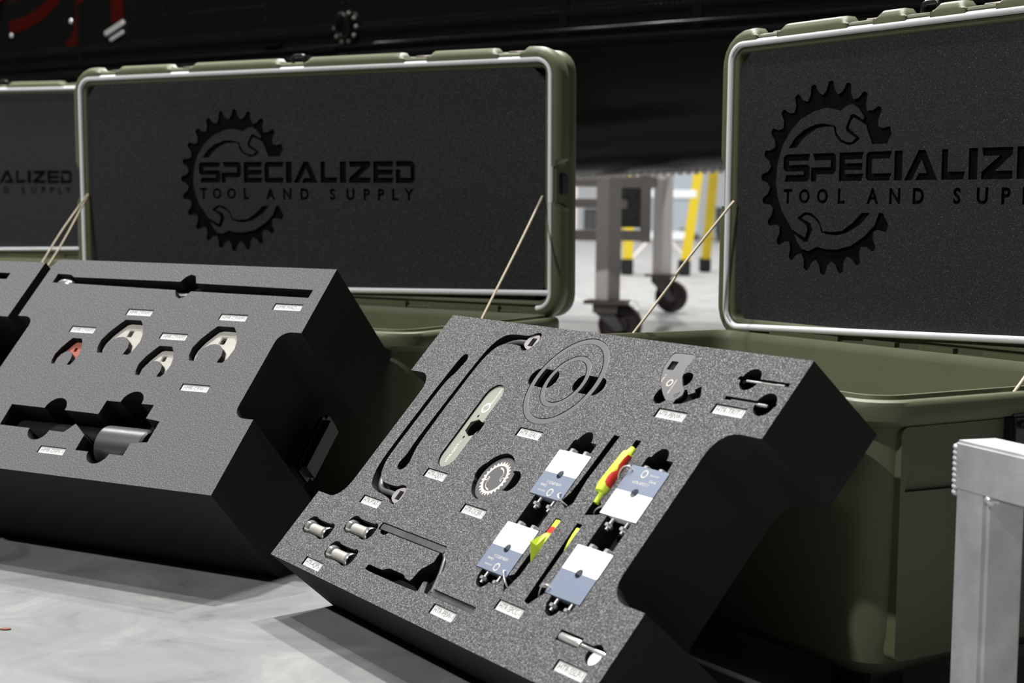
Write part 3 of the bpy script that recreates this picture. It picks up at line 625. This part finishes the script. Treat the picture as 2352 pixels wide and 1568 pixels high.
def bumps_for(Wd, HG, segs):
    g0, g1 = HG * .43, HG * .575
    S = [(('L', g1), ('T', segs[0]))]; mid = segs[1:]
    for a, b in mid: S.append((('T', a), ('T', b)))
    for a, b in mid: S.append((('T', Wd - b), ('T', Wd - a)))
    S.append((('T', Wd - segs[0]), ('R', g1)))
    S.append((('R', g0), ('B', Wd - segs[0])))
    for a, b in mid: S.append((('B', Wd - a), ('B', Wd - b)))
    for a, b in mid[::-1]: S.append((('B', b), ('B', a)))
    S.append((('B', segs[0]), ('L', g0)))
    return S
WR, HR = .8086, .4635
bR = bumps_for(WR, HR, [.064, (.112, .265), (.318, .381)])
case('olive transport case at the right, cut off by the frame, nearest the camera', 'open olive transport cases', .34708506 * K, 2.50314314 * K, HC + (.35642416 - HC) * K, .99524188, -.0034, WR, HR, (215.3 * K, 236.1 * K), K, bR, (.088, .293, WR - .293, WR - .088), .407, .342, True)
WMc, HM = 1.202, .4635
bM = bumps_for(WMc, HM, [.064, (.112, .272), (.325, .570)])
case('long olive transport case in the middle, its open lid shown whole', 'open olive transport cases', -.93854833 * K, 3.3923031 * K, HC + (.36087484 - HC) * K, .52876991, -.026, WMc, HM, (423.3 * K, 231.7 * K), K, bM, (.088, .299, WMc - .299, WMc - .088), WMc / 2, .342)
WL, HL = 1.16, .54
bL = bumps_for(WL, HL, [.064, (.112, .272), (.325, .548)])
uL = Vector((math.cos(.38), -math.sin(.38)))
case('olive transport case at the far left, farthest of the three and mostly hidden', 'open olive transport cases', -1.16 - uL.x * WL, 4.92 - uL.y * WL, .375, .38, 0, WL, HL, (415, 238), 1.0, bL, (.088, .299, WL - .299, WL - .088), WL / 2, .36)
# lid cords
def cord(label, *pts, two=False, r=.0021):
    P = [Vector(q) for q in pts]; ms = [tubem(spline(P, 6), r, 7)]
    if two: ms.append(tubem(spline([P[0] + Vector((.001, 0, -.002)), (P[0] + P[-1]) / 2 + Vector((.006, 0, -.012)), P[-1] + Vector((.007, 0, 0))], 6), r, 7))
    tag(obj('lid_cord', joinm(*ms), mats=(CORD,), smooth=True), label, 'cord', 'lid stay cords')
def CF(ox, oy, yaw):
    u = Vector((math.cos(yaw), -math.sin(yaw), 0)); n = Vector((math.sin(yaw), math.cos(yaw), 0))
    return lambda s, d, z: tuple(Vector((ox * K, oy * K, 0)) + u * s * K + n * d * K + Vector((0, 0, HC + (z - HC) * K)))
cM = CF(-.93854833, 3.3923031, .52876991); cR = CF(.34708506, 2.50314314, .99524188)
cord('cream lid cord at the right end of the middle case, crossing its lid edge', cM(1.149, -.004, .565), cM(1.158, -.10, .48), cM(1.166, -.232, .361), cM(1.168, -.262, .332))
cord('cream lid cord at the left end of the right case, bent at its middle', cR(.017, -.004, .558), cR(.003, -.098, .452), cR(-.0005, -.112, .430), cR(-.005, -.188, .346), cR(-.004, -.205, .332))
cord('doubled cream lid cord at the left end of the middle case', cM(.013, -.004, .563), cM(.004, -.07, .485), cM(0, -.125, .415), cM(0, -.19, .335), two=True)
cord('short cream cord end at the right photo edge, on the right olive case', cR(.770, -.004, .56), cR(.785, -.14, .455), cR(.797, -.262, .355), cR(.797, -.29, .332))

# ------------------------------------------------------------------ helicopter behind the cases
uh = Vector((.80830, -.58876, 0)); mh = Vector((-.58876, -.80830, 0))
HB = Matrix(((uh.x, mh.x, 0, .34), (uh.y, mh.y, 0, 5.4), (0, 0, 1, 0), (0, 0, 0, 1)))
heli = tag(empty('helicopter', HB), 'gloss black riveted helicopter fuselage behind the open cases', 'helicopter')
HP = ((-.10, 2.35), (-.03, 1.9), (-.002, 1.6), (0, 1.40), (0, 1.262), (.006, 1.258), (.006, 1.225), (.0, 1.22), (.0, 1.15), (.012, 1.146), (.018, 1.140), (.018, 1.130), (.010, 1.126), (-.008, 1.120), (-.014, 1.05), (-.02, .95), (-.032, .87), (-.058, .80), (-.105, .745), (-.165, .712), (-.24, .692), (-.32, .684), (-.42, .695), (-.62, .745), (-1.2, .95), (-1.85, 1.3), (-2.1, 1.8), (-1.9, 2.35))
def hullpt(t, m, z):
    dz = .038 * t * max(0, min(1, (1.1 - z) / .35)) if m > -.5 else 0
    return (t, m, z + max(dz, -.12))
ts = [-4.4 + .2 * i for i in range(34)]
loops = [[hullpt(t, m, z) for m, z in HP] for t in ts]
obj('fuselage_skin', loftm(loops), heli, (HULL,), smooth=True, angle=30)
def skinm(z):
    for (m0, z0), (m1, z1) in zip(HP, HP[1:]):
        if z1 <= z <= z0: return m0 + (m1 - m0) * (z0 - z) / (z0 - z1) if z0 > z1 else m0
    return 0
def rivets(L, r=.0052):
    bm = bmesh.new()
    for t, z in L: bmesh.ops.create_icosphere(bm, subdivisions=1, radius=r, matrix=Matrix.Translation((t, skinm(z) + .0005, z)) @ Matrix.Diagonal((1, .6, 1, 1)))
    return frombm(bm)
RV = [(-4.2 + .0212 * i, 1.241) for i in range(225)]
for t in (-2.855, -2.54, -2.50, -2.31, -1.93, -1.69, -1.27, -1.23, -.26, -.20): RV += [(t, 1.27 + .024 * i) for i in range(18)]
RV += [(-2.3 + .026 * i, 1.36) for i in range(24)] + [(-1.2 + .03 * i, 1.215) for i in range(14)]
rv = obj('skin_rivets', rivets(RV), heli, (HULL,), smooth=True); rv['kind'] = 'stuff'
lap = joinm(*[boxm(t - .02, .0, 1.145, t + .02, .010, 1.42, .003) for t in (-2.86, -.212, .328)])
for k, t in enumerate((-2.86, -.212, .328)): obj('skin_lap', boxm(t - .02, -.005, 1.15, t + .02, .008, 1.45, .003), heli, (HULL,))
bpy.data.meshes.remove(lap)
for k, z in enumerate((1.176,)): obj('rub_strake', tubem([(-4.2, .004, z), (2.2, .004, z)], .008, 8), heli, (HULL,), smooth=True)
lipm = []
bm = bmesh.new()
for i in range(60):
    t = -.9 + .033 * i; x, y, z = hullpt(t, -.318, .684); addbox(bm, x - .008, y - .004, z - .011, x + .008, y + .006, z + .001)
x0 = hullpt(-1, -.318, .684); x1 = hullpt(1.3, -.318, .684)
obj('belly_edge_strip', joinm(frombm(bm), tubem([x0, x1], .0045, 6)), heli, (GREYAL,))
fit = obj('mooring_fitting', lathem([(0, 0), (0, .07), (.012, .066), (.016, .03), (.016, 0)], 26, 'y'), heli, (HULL,), Matrix.Translation((-1.235, 0, 1.245)), True, 40)
obj('mooring_ring', tubem([(.034 * math.cos(2 * math.pi * k / 20), .034 + .01 * math.sin(2 * math.pi * k / 20), .006 + .042 * math.sin(2 * math.pi * k / 20)) for k in range(21)], .009, 8, False), fit, (HULL,), smooth=True)
bm = bmesh.new()
for k in range(10):
    a = 2 * math.pi * k / 10; bmesh.ops.create_icosphere(bm, subdivisions=2, radius=.0085, matrix=Matrix.Translation((.056 * math.cos(a), .016, .056 * math.sin(a))))
obj('fitting_bolts', frombm(bm), fit, (DSTEEL,), smooth=True)['kind'] = 'stuff'
def stripe(pts, w):
    bm = bmesh.new(); R = []
    for i, (t, z) in enumerate(pts):
        a, b = pts[max(i - 1, 0)], pts[min(i + 1, len(pts) - 1)]; d = Vector((b[0] - a[0], b[1] - a[1])).normalized(); nx, nz = -d.y * w / 2, d.x * w / 2
        R.append([bm.verts.new((t + s * nx, skinm(z) + .0025, z + s * nz)) for s in (-1, 1)])
    for p, q in zip(R, R[1:]): bm.faces.new((p[0], p[1], q[1], q[0]))
    return frombm(bm)
obj('painted_red_stripe', stripe([(-2.86, 1.62), (-2.862, 1.50), (-2.868, 1.40), (-2.882, 1.33), (-2.91, 1.28), (-2.955, 1.262)], .05), heli, (HULLR,))
obj('painted_red_stripe', stripe([(-2.98, 1.56), (-3.05, 1.47), (-3.15, 1.42), (-3.26, 1.385), (-3.38, 1.37)], .06), heli, (HULLR,))
obj('painted_red_blob', stripe([(-2.615, 1.6), (-2.612, 1.48), (-2.608, 1.40), (-2.606, 1.35)], .085), heli, (HULLR,))
obj('orange_cover', boxm(-3.75, .01, 1.495, -3.41, .06, 1.75, .012), heli, (ORANGE,))
obj('highlight_plate', joinm(boxm(-.07, .0, -.012, .07, .014, .012, .005), boxm(-.05, .0, -.045, .05, .01, -.028, .004)), heli, (ZINC,), Matrix.Translation((-2.62, .0, 1.325)) @ Matrix.Rotation(-.35, 4, 'Y'))  # polished pieces added for the blue-white highlights on the hull side
for t, z in ((-3.37, 1.335), (-2.93, 1.375)): obj('dome_fastener', lathem([(0, .011), (.004, .009), (.006, .005), (.007, 0)], 16, 'y'), heli, (ZINC,), Matrix.Translation((t, .0, z)), True)
for t, z, l in ((-1.69, 1.19, .10), (-1.43, 1.155, .14)): obj('skin_bracket', boxm(t, .0, z, t + l, .02, z + .014, .004), heli, (HULL,))

# ------------------------------------------------------------------ wheeled work stand
st = tag(empty('work_stand', Matrix.Translation((.384, 6.25, 0))), 'grey square-tube work stand on swivel casters, seen between the middle and right cases', 'work stand')
def caster(par, x, y, r, top, hd):
    ca = obj('caster', joinm(boxm(-.085, -.07, top - .014, .085, .07, top), boxm(-.05, -.05, top - .05, .05, .05, top - .014)), par, (DSTEEL,), Matrix.Translation((x, y, 0)) @ Matrix.Rotation(hd, 4, 'Z'))
    bm = bmesh.new()
    for s in (-1, 1):
        v = [bm.verts.new(p) for q in (s * .034, s * .027) for p in ((-.045, q, top - .05), (.035, q, top - .05), (.075, q, r - .018), (.045, q, r - .03))]
        for f in ((0, 1, 2, 3), (7, 6, 5, 4), (0, 4, 5, 1), (1, 5, 6, 2), (2, 6, 7, 3), (3, 7, 4, 0)): bm.faces.new([v[i] for i in f])
    obj('fork', frombm(bm), ca, (OXID,))
    w = obj('wheel', lathem([(-.022, 0), (-.022, r * .4), (-.012, r * .45), (-.014, r * .8), (-.022, r * .86), (-.018, r), (.018, r), (.022, r * .86), (.014, r * .8), (.012, r * .45), (.022, r * .4), (.022, 0)], 36, 'y'), ca, (TYRE,), Matrix.Translation((.055, 0, r)), True, 35)
    return ca
def leg(x, y, w, z0, z1): return boxm(-w / 2, -w / 2, z0, w / 2, w / 2, z1, .004)
for x, y, w, z0, r in ((0, 0, .075, .185, .088), (.43, 2.19, .078, .21, .088)):
    obj('leg', leg(x, y, w, z0 - .002, (.772, 1.05)[x > .1]), st, (GREYAL,), Matrix.Translation((x, y, 0)) @ Matrix.Rotation(math.radians(41), 4, 'Z'))
    caster(st, x, y, r, z0, -.25)
for z, hh, xa, xb in ((.683, .05, -.62, .29), (.581, .042, -.62, .15), (.432, .05, -.62, .26)): obj('cross_rail', boxm(xa, 1.03, z - hh / 2, xb, 1.09, z + hh / 2, .004), st, (GREYAL,))
obj('inner_post', boxm(.215, 1.035, .40, .262, 1.085, .77, .004), st, (GREYAL,)); obj('inner_post', boxm(-.62, 1.035, 0, -.57, 1.085, .77, .004), st, (GREYAL,))
obj('side_rail', tubem([(0, .03, .748), (.0, 1.06, .748)], .03, 4), st, (GREYAL,)); obj('side_rail', tubem([(.24, 1.06, .748), (.43, 2.16, .748)], .03, 4), st, (GREYAL,)); obj('top_rail', boxm(-.62, 1.03, .728, .30, 1.09, .772), st, (GREYAL,)); obj('backing_board', boxm(.10, 1.07, .47, .216, 1.085, .68), st, (OXID,))
obj('pull_pin_ring', tubem([(.105 + .018 * math.cos(k * .314), -.03, .165 + .018 * math.sin(k * .314)) for k in range(21)], .0015, 6, False), st, (ZINC,))
# step ladder
la = tag(empty('step_ladder', Matrix.Translation((1.3, 13.5, 0))), 'yellow step ladder with white treads standing behind the work stand', 'ladder')
def rail(a, b, w=.085, d=.03):
    a, b = Vector(a), Vector(b); t = (b - a).normalized(); s = Vector((1, 0, 0)); s = (s - t * s.dot(t)).normalized(); n = t.cross(s)
    bm = bmesh.new(); R = [[bm.verts.new(p + s * i * w / 2 + n * j * d / 2) for i, j in ((-1, -1), (1, -1), (1, 1), (-1, 1))] for p in (a, b)]
    for k in range(4): bm.faces.new((R[0][k], R[0][(k + 1) % 4], R[1][(k + 1) % 4], R[1][k]))
    bm.faces.new(R[0]); bm.faces.new(R[1]); return frombm(bm)
for a, b in (((.20, 0, .07), (.43, .28, 1.7)), ((-.30, 0, .07), (-.24, .28, 1.7)), ((.50, .95, .07), (.55, .5, 1.7)), ((-.34, .95, .07), (-.28, .5, 1.7))):
    rl = obj('rail', rail(a, b), la, (LYEL,)); obj('foot', boxm(a[0] - .06, a[1] - .03, 0, a[0] + .05, a[1] + .03, .14, .01), rl, (BLKP,))
for z, xa, xb in ((.345, -.28, .25), (.712, -.27, .30), (1.08, -.26, .35)): obj('tread', boxm(xa, .0 + .12 * z, z - .035, xb, .10 + .12 * z, z + .035, .005), la, (GASK,))
obj('brace', tubem([(.06, .05, .32), (.22, .02, .14)], .014, 6), la, (GREYAL,)); obj('brace', tubem([(-.10, .05, .32), (-.26, .02, .14)], .014, 6), la, (GREYAL,))
# things along the far wall
def cab(x0, x1, y, h, label, m, drawers):
    t = tag(empty('storage_cabinet', Matrix.Translation(((x0 + x1) / 2, y, 0))), label, 'cabinet', 'far cabinets'); w = (x1 - x0) / 2
    obj('body', boxm(-w, 0, .1, w, .6, h, .01), t, (m,)); obj('plinth', boxm(-w + .04, .04, 0, w - .04, .56, .1), t, (BLKP,))
    for k in range(drawers):
        z0 = .14 + (h - .18) * k / drawers; d = obj('door', boxm(-w + .03, -.02, z0, w - .03, 0, z0 + (h - .18) / drawers - .03), t, (m,)); obj('handle', boxm(-.1, -.04, z0 + .08, .1, -.02, z0 + .1), d, (DSTEEL,))
cab(3.3, 3.98, 33, 1.6, 'tall blue-grey cabinet at the far wall, behind the step ladder', BLUEG, 2)
cab(.3, 1.35, 33, 1.7, 'wide pale cabinet at the far wall, left of the work stand leg', GREYAL, 3)
for x0, x1, h, lb in ((1.42, 1.95, .62, 'low dark equipment cart at the far wall, left of the work stand leg'), (4.1, 4.75, .68, 'low dark equipment cart at the far wall, right of the step ladder')):
    t = tag(empty('equipment_cart', Matrix.Translation(((x0 + x1) / 2, 31, 0))), lb, 'cart', 'far equipment carts'); w = (x1 - x0) / 2
    obj('body', boxm(-w, 0, .12, w, .5, h, .02), t, (DARKEQ,)); obj('tray_top', boxm(-w - .03, -.03, h, w + .03, .53, h + .03, .01), t, (BLUEG,))
    for sx in (-1, 1):
        for sy in (.08, .42): obj('wheel', lathem([(-.02, 0), (-.02, .06), (.02, .06), (.02, 0)], 16), t, (TYRE,), Matrix.Translation((sx * (w - .06), sy, .06)))
# welded aluminium frame at the right edge
AB = Matrix(((.349, .937, 0, .4365), (-.937, .349, 0, 1.5), (0, 0, 1, 0), (0, 0, 0, 1)))
al = tag(empty('aluminium_frame', AB), 'welded square-tube aluminium frame corner at the bottom right photo edge', 'frame')
obj('post', boxm(0, 0, 0, .050, .048, .300, .005), al, (ALU,)); obj('post', boxm(.50, 0, 0, .55, .048, .300, .005), al, (ALU,))
obj('top_rail', boxm(-.0015, -.0006, .2695, .552, .0486, .3195, .003), al, (ALU,))
for k in range(9): obj('weld_bead', lathem([(-.0032, 0), (-.0026, .0026), (-.001, .0042), (.001, .0042), (.0026, .0026), (.0032, 0)], 12, 'z'), al, (ALU,), Matrix.Translation((.0006, .0016, .2675 + .0056 * k)) @ Matrix.Rotation(.35, 4, 'Y'), True)
obj('weld_bead', lathem([(-.006, 0), (-.004, .004), (0, .006), (.004, .004), (.006, 0)], 12, 'z'), al, (ZINC,), Matrix.Translation((.0515, .003, .268)), True)
for k in range(4): obj('weld_bead', lathem([(-.004, 0), (-.003, .0022), (0, .0036), (.003, .0022), (.004, 0)], 10, 'z'), al, (ZINC,), Matrix.Translation((.0515, .011 + .009 * k, .268)), True)
